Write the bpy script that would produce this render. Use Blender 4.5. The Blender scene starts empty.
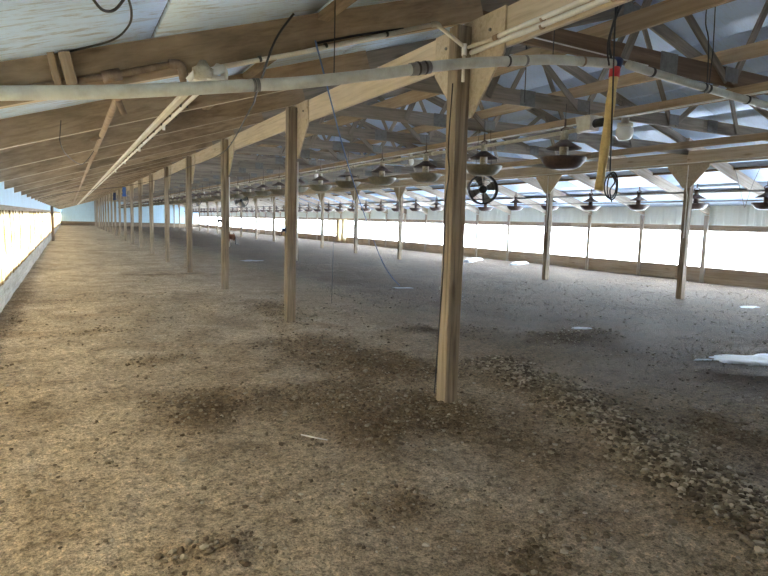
import bpy, bmesh, math, random
from mathutils import Vector, Matrix, noise

random.seed(11)
sc = bpy.context.scene
C = sc.collection

# ------------------------------------------------------------------ camera
F_PX, YAW, PITCH, ROLL = 594.59, 0.4866, 0.1123, 0.0254
cam = bpy.data.cameras.new('camera')
cam.sensor_fit = 'HORIZONTAL'; cam.sensor_width = 36.0
cam.lens = F_PX / 768.0 * 36.0
cam.clip_start = 0.05; cam.clip_end = 600
camo = bpy.data.objects.new('camera', cam); C.objects.link(camo)
fwd = Vector((math.sin(YAW) * math.cos(PITCH), math.cos(YAW) * math.cos(PITCH), -math.sin(PITCH)))
rgt = Vector((math.cos(YAW), -math.sin(YAW), 0))
upv = rgt.cross(fwd)
cr, sr = math.cos(ROLL), math.sin(ROLL)
r2 = rgt * cr + upv * sr
u2 = upv * cr - rgt * sr
camo.matrix_world = Matrix(((r2.x, u2.x, -fwd.x, 0), (r2.y, u2.y, -fwd.y, 0), (r2.z, u2.z, -fwd.z, 1.5), (0, 0, 0, 1)))
sc.camera = camo

# ------------------------------------------------------------------ sky: even overcast winter daylight
w = bpy.data.worlds.new('World'); sc.world = w; w.use_nodes = True
bg = w.node_tree.nodes['Background']
bg.inputs[0].default_value = (0.78, 0.89, 1.0, 1); bg.inputs[1].default_value = 1.0

# portals only guide the sampling of that sky through the openings
def portal(loc, rot, sx, sy):
    l = bpy.data.lights.new('window_portal', 'AREA'); l.shape = 'RECTANGLE'; l.size = sx; l.size_y = sy
    l.cycles.is_portal = True
    o = bpy.data.objects.new('window_portal', l); C.objects.link(o); o.location = loc; o.rotation_euler = rot; o['kind'] = 'helper'
USE_PORTALS = False

sc.view_settings.view_transform = 'Standard'
sc.view_settings.look = 'None'
sc.view_settings.gamma = 1.0
sc.view_settings.use_curve_mapping = False
sc.view_settings.exposure = 5.5
sc.cycles.use_denoising = True
sc.cycles.max_bounces = 10
sc.cycles.diffuse_bounces = 8
sc.cycles.sample_clamp_indirect = 8

# ------------------------------------------------------------------ measures of the barn (metres)
S = 4.1            # post spacing
Y0 = 4.1           # first post seen
XL, XR = 2.8, 11.5 # post rows
WL, WR = -1.0, 15.3
XC = 7.15
YN, YF = -1.2, 81.9
SL = 0.315
def rb(X): return 2.185 + SL * (X if X <= XC else 2 * XC - X)      # underside of the rafters
def rt(X): return rb(X) + 0.25                                    # top of the rafters
NP = 19

ORD = ['zeroth', 'nearest', 'second', 'third', 'fourth', 'fifth', 'sixth', 'seventh', 'eighth', 'ninth', 'tenth', 'eleventh', 'twelfth', 'thirteenth',
       'fourteenth', 'fifteenth', 'sixteenth', 'seventeenth', 'eighteenth', 'nineteenth', 'twentieth', 'twenty-first', 'twenty-second',
       'twenty-third', 'twenty-fourth', 'twenty-fifth', 'twenty-sixth', 'twenty-seventh', 'twenty-eighth', 'twenty-ninth', 'thirtieth',
       'thirty-first', 'thirty-second', 'thirty-third', 'thirty-fourth', 'thirty-fifth', 'thirty-sixth', 'thirty-seventh', 'thirty-eighth',
       'thirty-ninth', 'fortieth', 'forty-first', 'forty-second', 'forty-third', 'forty-fourth', 'forty-fifth', 'forty-sixth', 'forty-seventh', 'forty-eighth', 'forty-ninth', 'fiftieth']

# ------------------------------------------------------------------ materials
def newmat(name):
    m = bpy.data.materials.new(name); m.use_nodes = True
    nt = m.node_tree
    return m, nt, nt.nodes['Principled BSDF']
def nd(nt, t, **k):
    n = nt.nodes.new(t)
    for a, b in k.items():
        if a in n.inputs: n.inputs[a].default_value = b
        else: setattr(n, a, b)
    return n
def ramp(nt, fac, stops):
    r = nt.nodes.new('ShaderNodeValToRGB')
    e = r.color_ramp.elements
    e[0].position = stops[0][0]; e[0].color = (*stops[0][1], 1)
    e[1].position = stops[-1][0]; e[1].color = (*stops[-1][1], 1)
    for p, c in stops[1:-1]:
        x = e.new(p); x.color = (*c, 1)
    nt.links.new(fac, r.inputs[0]); return r.outputs[0]
def mixc(nt, fac, a, b, mode='MIX'):
    m = nt.nodes.new('ShaderNodeMix'); m.data_type = 'RGBA'; m.blend_type = mode
    for s, v in ((0, fac), (6, a), (7, b)):
        if isinstance(v, (int, float)): m.inputs[s].default_value = v
        elif isinstance(v, tuple): m.inputs[s].default_value = (*v, 1)
        else: nt.links.new(v, m.inputs[s])
    return m.outputs[2]
def ocoord(nt, scale, rand=True):
    tc = nt.nodes.new('ShaderNodeTexCoord')
    out = tc.outputs['Object']
    if rand:
        oi = nt.nodes.new('ShaderNodeObjectInfo')
        ml = nd(nt, 'ShaderNodeMath', operation='MULTIPLY'); ml.inputs[1].default_value = 37.0
        nt.links.new(oi.outputs['Random'], ml.inputs[0])
        ad = nd(nt, 'ShaderNodeVectorMath', operation='ADD')
        nt.links.new(out, ad.inputs[0]); nt.links.new(ml.outputs[0], ad.inputs[1]); out = ad.outputs[0]
    mp = nt.nodes.new('ShaderNodeMapping'); mp.inputs['Scale'].default_value = scale
    nt.links.new(out, mp.inputs[0]); return mp.outputs[0]
def noi(nt, vec, scale, detail=4, rough=.55, dist=0.0):
    n = nd(nt, 'ShaderNodeTexNoise', Scale=scale, Detail=detail, Roughness=rough, Distortion=dist)
    nt.links.new(vec, n.inputs['Vector']); return n.outputs['Fac']
def bump(nt, bs, h, strength, dist=.01):
    b = nd(nt, 'ShaderNodeBump', Strength=strength, Distance=dist)
    nt.links.new(h, b.inputs['Height']); nt.links.new(b.outputs[0], bs.inputs['Normal'])

def wood(name, c0, c1, c2, rough=.85, vary=.35, gs=(1.2, 26, 26), bs_=(.9, 3.5, 3.5)):
    m, nt, bs = newmat(name)
    grain = noi(nt, ocoord(nt, gs), 1.0, 6, .6, .6)
    big = noi(nt, ocoord(nt, bs_), 1.0, 5, .65, .3)
    base = ramp(nt, grain, [(.3, c0), (.52, c1), (.75, c2)])
    dark = ramp(nt, big, [(.32, (1 - vary,) * 3), (.6, (1, 1, 1))])
    col = mixc(nt, 1.0, base, dark, 'MULTIPLY')
    oi = nt.nodes.new('ShaderNodeObjectInfo')
    tone = ramp(nt, oi.outputs['Random'], [(0, (.82, .8, .78)), (1, (1.08, 1.06, 1.02))])
    col = mixc(nt, 1.0, col, tone, 'MULTIPLY')
    # a few knots
    v = nd(nt, 'ShaderNodeTexVoronoi', Scale=1.0); nt.links.new(ocoord(nt, (1.1, 5, 5)), v.inputs['Vector'])
    k = ramp(nt, v.outputs['Distance'], [(.05, (.45, .38, .3)), (.13, (1, 1, 1))])
    col = mixc(nt, .7, col, k, 'MULTIPLY')
    nt.links.new(col, bs.inputs['Base Color']); bs.inputs['Roughness'].default_value = rough
    bump(nt, bs, grain, .35, .006)
    return m
M = {}
M['post'] = wood('post_wood', (.15, .118, .088), (.34, .28, .21), (.50, .43, .34))
M['girder'] = wood('girder_wood', (.47, .395, .295), (.62, .535, .415), (.70, .62, .51), vary=.15)
M['ply'] = wood('gusset_plywood', (.43, .365, .27), (.54, .47, .36), (.6, .53, .42), vary=.15)
M['rafter'] = wood('rafter_wood', (.27, .20, .13), (.38, .29, .20), (.46, .36, .255), vary=.45, gs=(3.5, 24, 24), bs_=(1.3, 3.2, 3.2))
M['rafter_edge_lit'] = wood('rafter_edge_lit_wood', (.55, .46, .34), (.64, .55, .42), (.7, .62, .5), vary=.15)
M['rafter_pale'] = wood('pale_rafter_wood', (.42, .36, .29), (.56, .5, .42), (.66, .6, .53), vary=.2)
M['truss'] = wood('truss_wood', (.19, .165, .14), (.30, .265, .225), (.41, .37, .32), vary=.3)
M['truss_brown'] = wood('truss_brown_wood', (.12, .075, .045), (.2, .13, .08), (.28, .19, .12), vary=.3)
M['brace'] = wood('brace_wood', (.29, .215, .14), (.42, .325, .225), (.53, .43, .31), vary=.2)
M['curb'] = wood('curb_wood', (.38, .29, .2), (.5, .4, .29), (.58, .48, .37), vary=.2)
M['header'] = wood('header_wood', (.38, .31, .24), (.5, .42, .34), (.58, .5, .42), vary=.2)
M['curb_grey'] = wood('curb_grey_wood', (.34, .31, .26), (.46, .43, .38), (.56, .53, .48), vary=.3)

def plain(name, col, rough=.6, metal=0.0, dirt=None, sc_=6.0, amt=.6, spec=.5):
    m, nt, bs = newmat(name)
    if dirt:
        n = noi(nt, ocoord(nt, (1, 1, 1)), sc_, 5, .65)
        f = ramp(nt, n, [(.42, (0, 0, 0)), (.68, (amt,) * 3)])
        nt.links.new(mixc(nt, f, col, dirt), bs.inputs['Base Color'])
        bump(nt, bs, n, .1, .004)
    else: bs.inputs['Base Color'].default_value = (*col, 1)
    bs.inputs['Roughness'].default_value = rough; bs.inputs['Metallic'].default_value = metal
    bs.inputs['Specular IOR Level'].default_value = spec
    return m
M['pvc_tube'] = plain('auger_tube_plastic', (.62, .64, .58), .45, dirt=(.30, .26, .2), sc_=7, amt=.45)
M['pvc'] = plain('white_pvc', (.74, .71, .62), .4, dirt=(.42, .33, .2), sc_=4, amt=.5)
M['white_pvc'] = plain('clean_pvc', (.82, .82, .78), .4, dirt=(.5, .42, .3), sc_=3, amt=.3)
M['rust_pipe'] = plain('rusty_pipe', (.19, .13, .09), .8, dirt=(.32, .25, .18), sc_=14, amt=.8)
M['brown_pipe'] = plain('brown_pipe', (.36, .26, .18), .7, dirt=(.2, .14, .09), sc_=9, amt=.7)
M['cable'] = plain('black_cable', (.015, .015, .017), .5)
M['blue_rope'] = plain('blue_rope', (.10, .17, .34), .8)
M['grey_wire'] = plain('grey_wire', (.2, .2, .2), .6)
M['feeder_dark'] = plain('feeder_dark', (.085, .055, .05), .6, dirt=(.2, .15, .11), sc_=10, amt=.8)
M['feeder_pan'] = plain('feeder_pan', (.13, .12, .085), .55, dirt=(.24, .2, .14), sc_=10, amt=.8)
M['feeder_pan_dark'] = plain('feeder_pan_dark', (.055, .035, .033), .55, dirt=(.13, .09, .07), sc_=10, amt=.7)
M['feeder_neck'] = plain('feeder_neck', (.5, .46, .36), .5, dirt=(.2, .16, .1), sc_=14, amt=.9)
M['feed_pipe'] = plain('feed_pipe', (.55, .51, .42), .5, dirt=(.3, .25, .17), sc_=4, amt=.7)
M['feed_pipe_dark'] = plain('feed_pipe_dark', (.26, .24, .22), .5, dirt=(.14, .12, .1), sc_=4, amt=.6)
M['plate'] = plain('grey_steel_plate', (.2, .2, .195), .6, 0, dirt=(.1, .09, .08), sc_=20, amt=.6)
M['black'] = plain('black_plastic', (.02, .02, .022), .5)
M['blue'] = plain('blue_plastic', (.03, .12, .5), .45)
M['dark_blue'] = plain('dark_blue_enamel', (.015, .03, .12), .45)
M['red'] = plain('red_tape', (.45, .02, .03), .5)
M['rust'] = plain('rusted_iron', (.22, .09, .05), .8, dirt=(.05, .03, .025), sc_=18, amt=.9)
M['fan_metal'] = plain('fan_metal', (.035, .035, .04), .45, .3)
M['glass_jar'] = plain('frosted_jar', (.78, .79, .76), .25)
M['white_box'] = plain('white_box', (.6, .6, .53), .5, dirt=(.32, .28, .2), sc_=9, amt=.6)
M['wrap'] = plain('yellow_tube', (.62, .47, .2), .6, dirt=(.36, .24, .09), sc_=12, amt=.6)
M['snow'] = plain('snow', (.86, .88, .92), .7)
M['ice'] = plain('ice_snow', (.50, .56, .63), .6, dirt=(.30, .31, .32), sc_=7, amt=.7, spec=.2)
M['paper'] = plain('white_scrap', (.8, .8, .78), .8)
M['deck'] = plain('roof_deck', (.10, .08, .06), .9)
M['clip'] = plain('black_clip', (.04, .035, .03), .7)

def sheet(name, col, dirt, dirt2, amt):
    m, nt, bs = newmat(name)
    v = ocoord(nt, (1, 1, 1))
    streak = noi(nt, ocoord(nt, (1.1, 6, 5)), 2.6, 7, .75, .8)
    fine = noi(nt, ocoord(nt, (1, 2.2, 1)), 16, 6, .75)
    f1 = ramp(nt, streak, [(.5, (0, 0, 0)), (.66, (amt,) * 3)])
    f2 = ramp(nt, fine, [(.55, (0, 0, 0)), (.75, (amt * .6,) * 3)])
    c = mixc(nt, f1, col, dirt); c = mixc(nt, f2, c, dirt2)
    oi = nt.nodes.new('ShaderNodeObjectInfo')
    tone = ramp(nt, oi.outputs['Random'], [(0, (.95, .96, .97)), (1, (1.03, 1.02, 1.02))])
    c = mixc(nt, 1.0, c, tone, 'MULTIPLY')
    nt.links.new(c, bs.inputs['Base Color']); bs.inputs['Roughness'].default_value = .45
    wob = noi(nt, v, 3.0, 3, .5)
    bump(nt, bs, wob, .35, .03)
    return m
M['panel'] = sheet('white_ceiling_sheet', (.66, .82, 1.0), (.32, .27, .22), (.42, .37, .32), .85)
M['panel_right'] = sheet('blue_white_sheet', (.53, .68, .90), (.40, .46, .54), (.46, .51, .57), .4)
def siding(name, col, dirt):
    m, nt, bs = newmat(name)
    n = noi(nt, ocoord(nt, (3, 3, .8)), 2.0, 5, .65)
    f = ramp(nt, n, [(.45, (0, 0, 0)), (.75, (.45,) * 3)])
    nt.links.new(mixc(nt, f, col, dirt), bs.inputs['Base Color']); bs.inputs['Roughness'].default_value = .5
    return m
M['siding_blue'] = siding('blue_siding', (.56, .70, .80), (.45, .5, .5))
M['siding_end'] = siding('end_siding', (.42, .58, .68), (.36, .46, .5))
M['end_curb'] = wood('end_curb_wood', (.12, .09, .06), (.19, .145, .1), (.26, .2, .15), vary=.25)
M['siding_pale'] = siding('pale_siding', (.88, .94, .90), (.74, .76, .72))

def curtain_mat():
    m, nt, bs = newmat('tan_curtain')
    nt.nodes.remove(bs)
    out = nt.nodes['Material Output']
    v = ocoord(nt, (1, 1, 1), False)
    n = noi(nt, ocoord(nt, (1, 2.6, .45), False), 1.9, 6, .7)
    n2 = noi(nt, v, 2.2, 6, .7)
    base = ramp(nt, n, [(.38, (.045, .027, .010)), (.46, (.13, .085, .036)), (.54, (.42, .32, .18)), (.66, (.74, .63, .44))])
    sep = nt.nodes.new('ShaderNodeSeparateXYZ'); nt.links.new(v, sep.inputs[0])
    mr = nd(nt, 'ShaderNodeMapRange'); mr.inputs[1].default_value = 0.0; mr.inputs[2].default_value = .55
    mr.inputs[3].default_value = .75; mr.inputs[4].default_value = 0.0
    nt.links.new(sep.outputs[2], mr.inputs[0])
    ml = nd(nt, 'ShaderNodeMath', operation='MULTIPLY'); nt.links.new(mr.outputs[0], ml.inputs[0])
    nt.links.new(ramp(nt, n2, [(.35, (0, 0, 0)), (.6, (1, 1, 1))]), ml.inputs[1])
    c = mixc(nt, ml.outputs[0], base, (.22, .12, .04))      # splashed mud along its foot
    d = nt.nodes.new('ShaderNodeBsdfDiffuse'); t = nt.nodes.new('ShaderNodeBsdfTranslucent'); mx = nt.nodes.new('ShaderNodeMixShader')
    mx.inputs[0].default_value = .62
    nt.links.new(c, d.inputs[0]); nt.links.new(c, t.inputs[0])
    nt.links.new(d.outputs[0], mx.inputs[1]); nt.links.new(t.outputs[0], mx.inputs[2]); nt.links.new(mx.outputs[0], out.inputs[0])
    return m
M['curtain'] = curtain_mat()

def floor_mat():
    m, nt, bs = newmat('litter_floor')
    tc = nt.nodes.new('ShaderNodeTexCoord'); v = tc.outputs['Object']
    big = noi(nt, v, .45, 5, .6, .4)
    med = noi(nt, v, 1.7, 6, .65, .5)
    fine = noi(nt, v, 22, 6, .75)
    grit = noi(nt, v, 75, 3, .8)
    red = noi(nt, v, .8, 4, .6)
    c = ramp(nt, med, [(.28, (.31, .253, .19)), (.42, (.43, .356, .27)), (.56, (.535, .452, .35)), (.72, (.63, .55, .445))])
    b = ramp(nt, big, [(.33, (.72, .7, .68)), (.6, (1.05, 1.03, 1.0))])
    c = mixc(nt, 1.0, c, b, 'MULTIPLY')
    rf = ramp(nt, red, [(.57, (0, 0, 0)), (.72, (.4,) * 3)])
    c = mixc(nt, rf, c, (.26, .15, .075))
    sep = nt.nodes.new('ShaderNodeSeparateXYZ'); nt.links.new(v, sep.inputs[0])
    # the floor colour darkens from the left aisle across to the right
    ad = nd(nt, 'ShaderNodeMath', operation='MULTIPLY_ADD'); ad.inputs[1].default_value = 3.2
    nt.links.new(big, ad.inputs[0]); nt.links.new(sep.outputs[0], ad.inputs[2])
    mr = nd(nt, 'ShaderNodeMapRange'); mr.inputs[1].default_value = 4.4; mr.inputs[2].default_value = 7.6
    nt.links.new(ad.outputs[0], mr.inputs[0])
    c2 = mixc(nt, 1.0, c, (.20, .172, .148), 'MULTIPLY')
    c = mixc(nt, mr.outputs[0], c, c2)
    straw = ramp(nt, fine, [(.36, (.3, .3, .3)), (.5, (.95, .95, .95)), (.68, (1.6, 1.55, 1.45))])
    c = mixc(nt, .8, c, straw, 'MULTIPLY')
    g = ramp(nt, grit, [(.38, (.35, .35, .35)), (.5, (1, 1, 1)), (.64, (1.6, 1.58, 1.5))])
    c = mixc(nt, .7, c, g, 'MULTIPLY')
    tuft = noi(nt, v, 6.5, 5, .7, .6)
    c = mixc(nt, .75, c, ramp(nt, tuft, [(.34, (.55, .52, .48)), (.46, (1, 1, 1)), (.66, (1.12, 1.12, 1.1))]), 'MULTIPLY')
    at_ = nt.nodes.new('ShaderNodeAttribute'); at_.attribute_name = 'churn'      # broken-up damp litter
    cm = nd(nt, 'ShaderNodeMath', operation='MULTIPLY'); cm.inputs[1].default_value = .85
    nt.links.new(at_.outputs['Fac'], cm.inputs[0])
    c = mixc(nt, cm.outputs[0], c, mixc(nt, 1.0, c, (.46, .40, .34), 'MULTIPLY'))
    nt.links.new(c, bs.inputs['Base Color']); bs.inputs['Roughness'].default_value = .95
    bs.inputs['Specular IOR Level'].default_value = .2
    h = mixc(nt, .5, fine, grit)
    bump(nt, bs, h, 1.0, .035)
    return m
M['floor'] = floor_mat()
def clod_mat(name, stops):
    m, nt, bs = newmat(name)
    g = nt.nodes.new('ShaderNodeNewGeometry')
    c = ramp(nt, g.outputs['Random Per Island'], stops)
    nt.links.new(c, bs.inputs['Base Color']); bs.inputs['Roughness'].default_value = .95
    bs.inputs['Specular IOR Level'].default_value = .2
    return m
M['clod'] = clod_mat('dirt_clods', [(0, (.11, .085, .06)), (.5, (.27, .225, .165)), (.88, (.42, .365, .285)), (1, (.55, .51, .43))])
M['broken'] = clod_mat('broken_litter', [(0, (.09, .066, .045)), (.5, (.19, .15, .105)), (.9, (.32, .27, .2)), (1, (.46, .42, .34))])
M['rubble'] = clod_mat('rubble', [(0, (.07, .055, .04)), (.5, (.2, .165, .12)), (.82, (.39, .33, .25)), (1, (.62, .55, .44))])
M['stone'] = plain('pale_stone', (.5, .445, .35), .9, dirt=(.25, .21, .15), sc_=20, amt=.8)

# ------------------------------------------------------------------ mesh helpers
def mesh(name, verts, faces, smooth=False):
    me = bpy.data.meshes.new(name); me.from_pydata([tuple(v) for v in verts], [], faces); me.update()
    if smooth:
        for p in me.polygons: p.use_smooth = True
    return me
def link(name, me, mat=None, parent=None, mw=None):
    o = bpy.data.objects.new(name, me); C.objects.link(o)
    if me is not None and mat is not None and len(me.materials) == 0: me.materials.append(M[mat] if isinstance(mat, str) else mat)
    if parent is not None: o.parent = parent
    if mw is not None:
        q = parent; pw = Matrix.Identity(4)
        while q is not None: pw = q.matrix_basis @ pw; q = q.parent
        o.matrix_basis = pw.inverted() @ mw
    return o
def tag(o, label=None, cat=None, group=None, kind=None):
    if label: o['label'] = label
    if cat: o['category'] = cat
    if group: o['group'] = group
    if kind: o['kind'] = kind
    return o
def empty(name, loc=(0, 0, 0), rz=0):
    o = bpy.data.objects.new(name, None); C.objects.link(o)
    o.matrix_basis = Matrix.Translation(loc) @ Matrix.Rotation(rz, 4, 'Z')
    return o
_cache = {}
def boxmesh(L, W, H, mat, bev=.006):
    """box with its length along local x, from 0 to L, centred in y and z, edges eased"""
    key = (round(L, 3), round(W, 3), round(H, 3), mat)
    if key in _cache: return _cache[key]
    b = min(bev, W * .25, H * .25)
    sec = [(-W/2 + b, -H/2), (W/2 - b, -H/2), (W/2, -H/2 + b), (W/2, H/2 - b), (W/2 - b, H/2), (-W/2 + b, H/2), (-W/2, H/2 - b), (-W/2, -H/2 + b)]
    vs = [(0, y, z) for y, z in sec] + [(L, y, z) for y, z in sec]
    fs = [[i, (i + 1) % 8, 8 + (i + 1) % 8, 8 + i][::-1] for i in range(8)] + [list(range(8)), list(range(8, 16))[::-1]]
    fs = [f[::-1] for f in fs]
    me = mesh('board', vs, fs); me.materials.append(M[mat]); _cache[key] = me
    return me
def frame(p0, p1, side=None):
    p0 = Vector(p0); p1 = Vector(p1); x = (p1 - p0).normalized()
    z = Vector((0, 0, 1)) if side is None else Vector(side)
    if abs(x.dot(z)) > .98: z = Vector((1, 0, 0))
    y = z.cross(x).normalized(); z = x.cross(y)
    return Matrix(((x.x, y.x, z.x, p0.x), (x.y, y.y, z.y, p0.y), (x.z, y.z, z.z, p0.z), (0, 0, 0, 1)))
def beam(name, p0, p1, W, H, mat, parent=None, side=None, bev=.006):
    """board from p0 to p1; W across, H in the plane of side (up)"""
    L = (Vector(p1) - Vector(p0)).length
    return link(name, boxmesh(L, W, H, mat, bev), None, parent, frame(p0, p1, side))
def tube_geo(pts, r, n=8, close=True):
    pts = [Vector(p) for p in pts]; vs = []; fs = []
    prev = None
    for i, p in enumerate(pts):
        t = (pts[min(i + 1, len(pts) - 1)] - pts[max(i - 1, 0)]).normalized()
        if prev is None:
            a = Vector((0, 0, 1)) if abs(t.z) < .9 else Vector((1, 0, 0))
            u = t.cross(a).normalized()
        else:
            u = (prev - t * prev.dot(t)).normalized()
        prev = u; v = t.cross(u)
        rr = r[i] if isinstance(r, (list, tuple)) else r
        for k in range(n):
            an = 2 * math.pi * k / n
            vs.append(p + (u * math.cos(an) + v * math.sin(an)) * rr)
    for i in range(len(pts) - 1):
        for k in range(n):
            fs.append([i*n + k, i*n + (k+1) % n, (i+1)*n + (k+1) % n, (i+1)*n + k])
    if close:
        fs.append(list(range(n))[::-1]); fs.append([(len(pts)-1)*n + k for k in range(n)])
    return vs, fs
def tube(name, pts, r, mat, parent=None, n=8, base=None):
    """pipe or wire; origin at base or the first point"""
    b = Vector(base if base is not None else pts[0])
    vs, fs = tube_geo([Vector(p) - b for p in pts], r, n)
    return link(name, mesh(name, vs, fs, True), mat, parent, Matrix.Translation(b))
def lathe(prof, n=16):
    """profile (r, z) around z; returns verts, faces"""
    vs = []; fs = []
    for r, z in prof:
        for k in range(n):
            a = 2 * math.pi * k / n; vs.append((r * math.cos(a), r * math.sin(a), z))
    for i in range(len(prof) - 1):
        for k in range(n): fs.append([i*n + k, i*n + (k+1) % n, (i+1)*n + (k+1) % n, (i+1)*n + k])
    return vs, fs
def sag(p0, p1, d, n=14):
    p0 = Vector(p0); p1 = Vector(p1)
    return [p0.lerp(p1, i/n) - Vector((0, 0, d * 4 * (i/n) * (1 - i/n))) for i in range(n + 1)]
def smooth_path(pts, sub=6):
    pts = [Vector(p) for p in pts]; out = []
    for i in range(len(pts) - 1):
        p0 = pts[max(i-1, 0)]; p1 = pts[i]; p2 = pts[i+1]; p3 = pts[min(i+2, len(pts)-1)]
        for k in range(sub):
            t = k / sub
            out.append(.5 * ((2*p1) + (p2-p0)*t + (2*p0-5*p1+4*p2-p3)*t*t + (3*p1-p0-3*p2+p3)*t**3))
    out.append(pts[-1]); return out

# ================================================================== THE SETTING
# ------------------------------------------------------------------ floor
CH = [(.95, 4.85, .4, .3, 1), (.8, 4.4, .3, .25, .8), (2.6, 6.4, .55, .8, 1), (2.95, 5.3, .6, .6, 1), (1.9, 4.6, .55, .45, 1), (2.4, 4.1, .55, .4, 1),
      (1.9, 3.6, .35, .25, .9), (.85, 6.5, .4, .25, .7), (.5, 2.6, .25, .14, .8), (1.5, 2.65, .35, .2, .7), (1.9, 1.95, .4, .2, .6), (2.75, 3.3, .4, .5, .7),
      (2.2, 15.8, 1.4, .5, .8), (-.82, 11.5, .2, 6, .8), (4.5, 6.9, .7, .5, .7), (5.9, 5.9, .9, .5, .7), (4.2, 2.6, .5, .5, .7), (2.9, 9.5, .5, 1.2, .7), (.3, 8.3, .5, .25, .5)]
def churn(x, y):
    c = 0
    for a, b, ra, rb_, wt in CH:
        u = (x - a) / ra; v = (y - b) / rb_
        q = u*u + v*v
        if q < 6: c += wt * math.exp(-q)
    n = noise.fractal(Vector((x * 2.6, y * 2.6, 21)), 1.0, 2.0, 4)
    return max(0.0, min(1.0, c * 1.5 + n * .55 - .25))
def ridge_x(y): return 2.75 + .27 * y + .06 * math.sin(y * 2.2)
def fz(x, y):
    d = noise.fractal(Vector((x * .9, y * .9, 3.3)), 1.0, 2.0, 5) * .022
    d += noise.noise(Vector((x * .25, y * .25, 9))) * .03
    d += noise.fractal(Vector((x * 5, y * 5, 1.1)), 1.0, 2.0, 3) * .008
    # windrow of rubble beside the near post, running on along the post row
    k = math.exp(-((x - ridge_x(y)) / .27) ** 2) * max(0, min(1, (5.6 - y) / 1.2))
    d += .055 * k * (.8 + .5 * noise.noise(Vector((x * 3, y * 3, 5))))
    # trodden hollow pushed up near the left posts
    d += .03 * math.exp(-((x - 1.6) / .5) ** 2 - ((y - 5.3) / .8) ** 2)
    if y < 18 and x < 7: ch = churn(x, y); d += ch * (.012 + .022 * noise.noise(Vector((x * 9, y * 9, 41))) + .012 * noise.noise(Vector((x * 23, y * 23, 43))))
    # bank of litter against the right wall
    if x > 12.2: d += .07 * min(1, (x - 12.2) / 2.6) ** 1.5
    if x < 6.2 and 1 < y < 6: d += .006 * noise.noise(Vector((x * 21, y * 21, 7))) + .005 * noise.noise(Vector((x * 47, y * 47, 17)))
    return d
ys = []; y = YN
while y < YF:
    ys.append(y); y += .3 if y < 1 else .019 if y < 3.4 else .028 if y < 6 else (.09 if y < 12 else (.25 if y < 25 else .8))
ys.append(YF)
xs = [];  x = WL - .05
while x < WR:
    xs.append(x); x += .024 if x < 5 else .1
xs.append(WR + .05)
vs = [(x, y, fz(x, y)) for y in ys for x in xs]
nx = len(xs)
fs = [[j*nx + i, j*nx + i + 1, (j+1)*nx + i + 1, (j+1)*nx + i] for j in range(len(ys)-1) for i in range(nx-1)]
fme = mesh('floor', vs, fs, True)
at_ = fme.attributes.new('churn', 'FLOAT', 'POINT')
at_.data.foreach_set('value', [churn(v[0], v[1]) if v[1] < 20 else 0.0 for v in vs])
fl = link('floor', fme, 'floor'); tag(fl, kind='structure')

# snowfield outside
for nm, x0, x1 in (('ground_snow', WL - .35, -90), ('ground_snow', WR + .35, 110)):
    a, b = min(x0, x1), max(x0, x1)
    vs = []; n = 24
    for j in range(n + 1):
        for i in range(n + 1):
            X = a + (b - a) * i / n; Y = -60 + 220 * j / n
            vs.append((X, Y, -.12 + .15 * noise.noise(Vector((X*.1, Y*.1, 0)))))
    fs = [[j*(n+1)+i, j*(n+1)+i+1, (j+1)*(n+1)+i+1, (j+1)*(n+1)+i] for j in range(n) for i in range(n)]
    g = link(nm, mesh(nm, vs, fs, True), 'snow'); tag(g, kind='structure')

# ------------------------------------------------------------------ roof: sheets, deck, rafters, battens
seams = [-1.6, -.55, .5, 1.58, 2.64, 3.7, 4.76, 5.82, 7.13]
ridge_z = rt(XC)
def panel_mesh(wid, length, mat):
    key = ('panel', round(wid, 3), mat)
    if key in _cache: return _cache[key]
    # thin foil-faced sheet, hanging very slightly between its edges
    n = 5; vs = []; fs = []
    for zz in (0, .022):
        for j in range(n):
            for i in range(n):
                u, v = i/(n-1), j/(n-1)
                bow = -.008 * 16 * u*(1-u)*v*(1-v) if zz == 0 else 0
                vs.append((u*(wid-.022), v*(length-.014), zz + bow))
    q = n*n
    for j in range(n-1):
        for i in range(n-1):
            a = j*n+i; fs.append([a, a+n, a+n+1, a+1]); fs.append([q+a, q+a+1, q+a+n+1, q+a+n])
    for i in range(n-1):
        fs.append([i, i+1, q+i+1, q+i]); a = (n-1)*n+i; fs.append([a+1, a, q+a, q+a+1])
        a = i*n; fs.append([a+n, a, q+a, q+a+n]); a = i*n+n-1; fs.append([a, a+n, q+a+n, q+a])
    me = mesh('panel', vs, fs, True)
    for p in me.polygons: p.use_smooth = abs(p.normal.z) > .5
    me.materials.append(M[mat]); _cache[key] = me
    return me
sl = math.atan(SL)
RY = [Y0 + 2.05 * k for k in range(-7, 38)]
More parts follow.
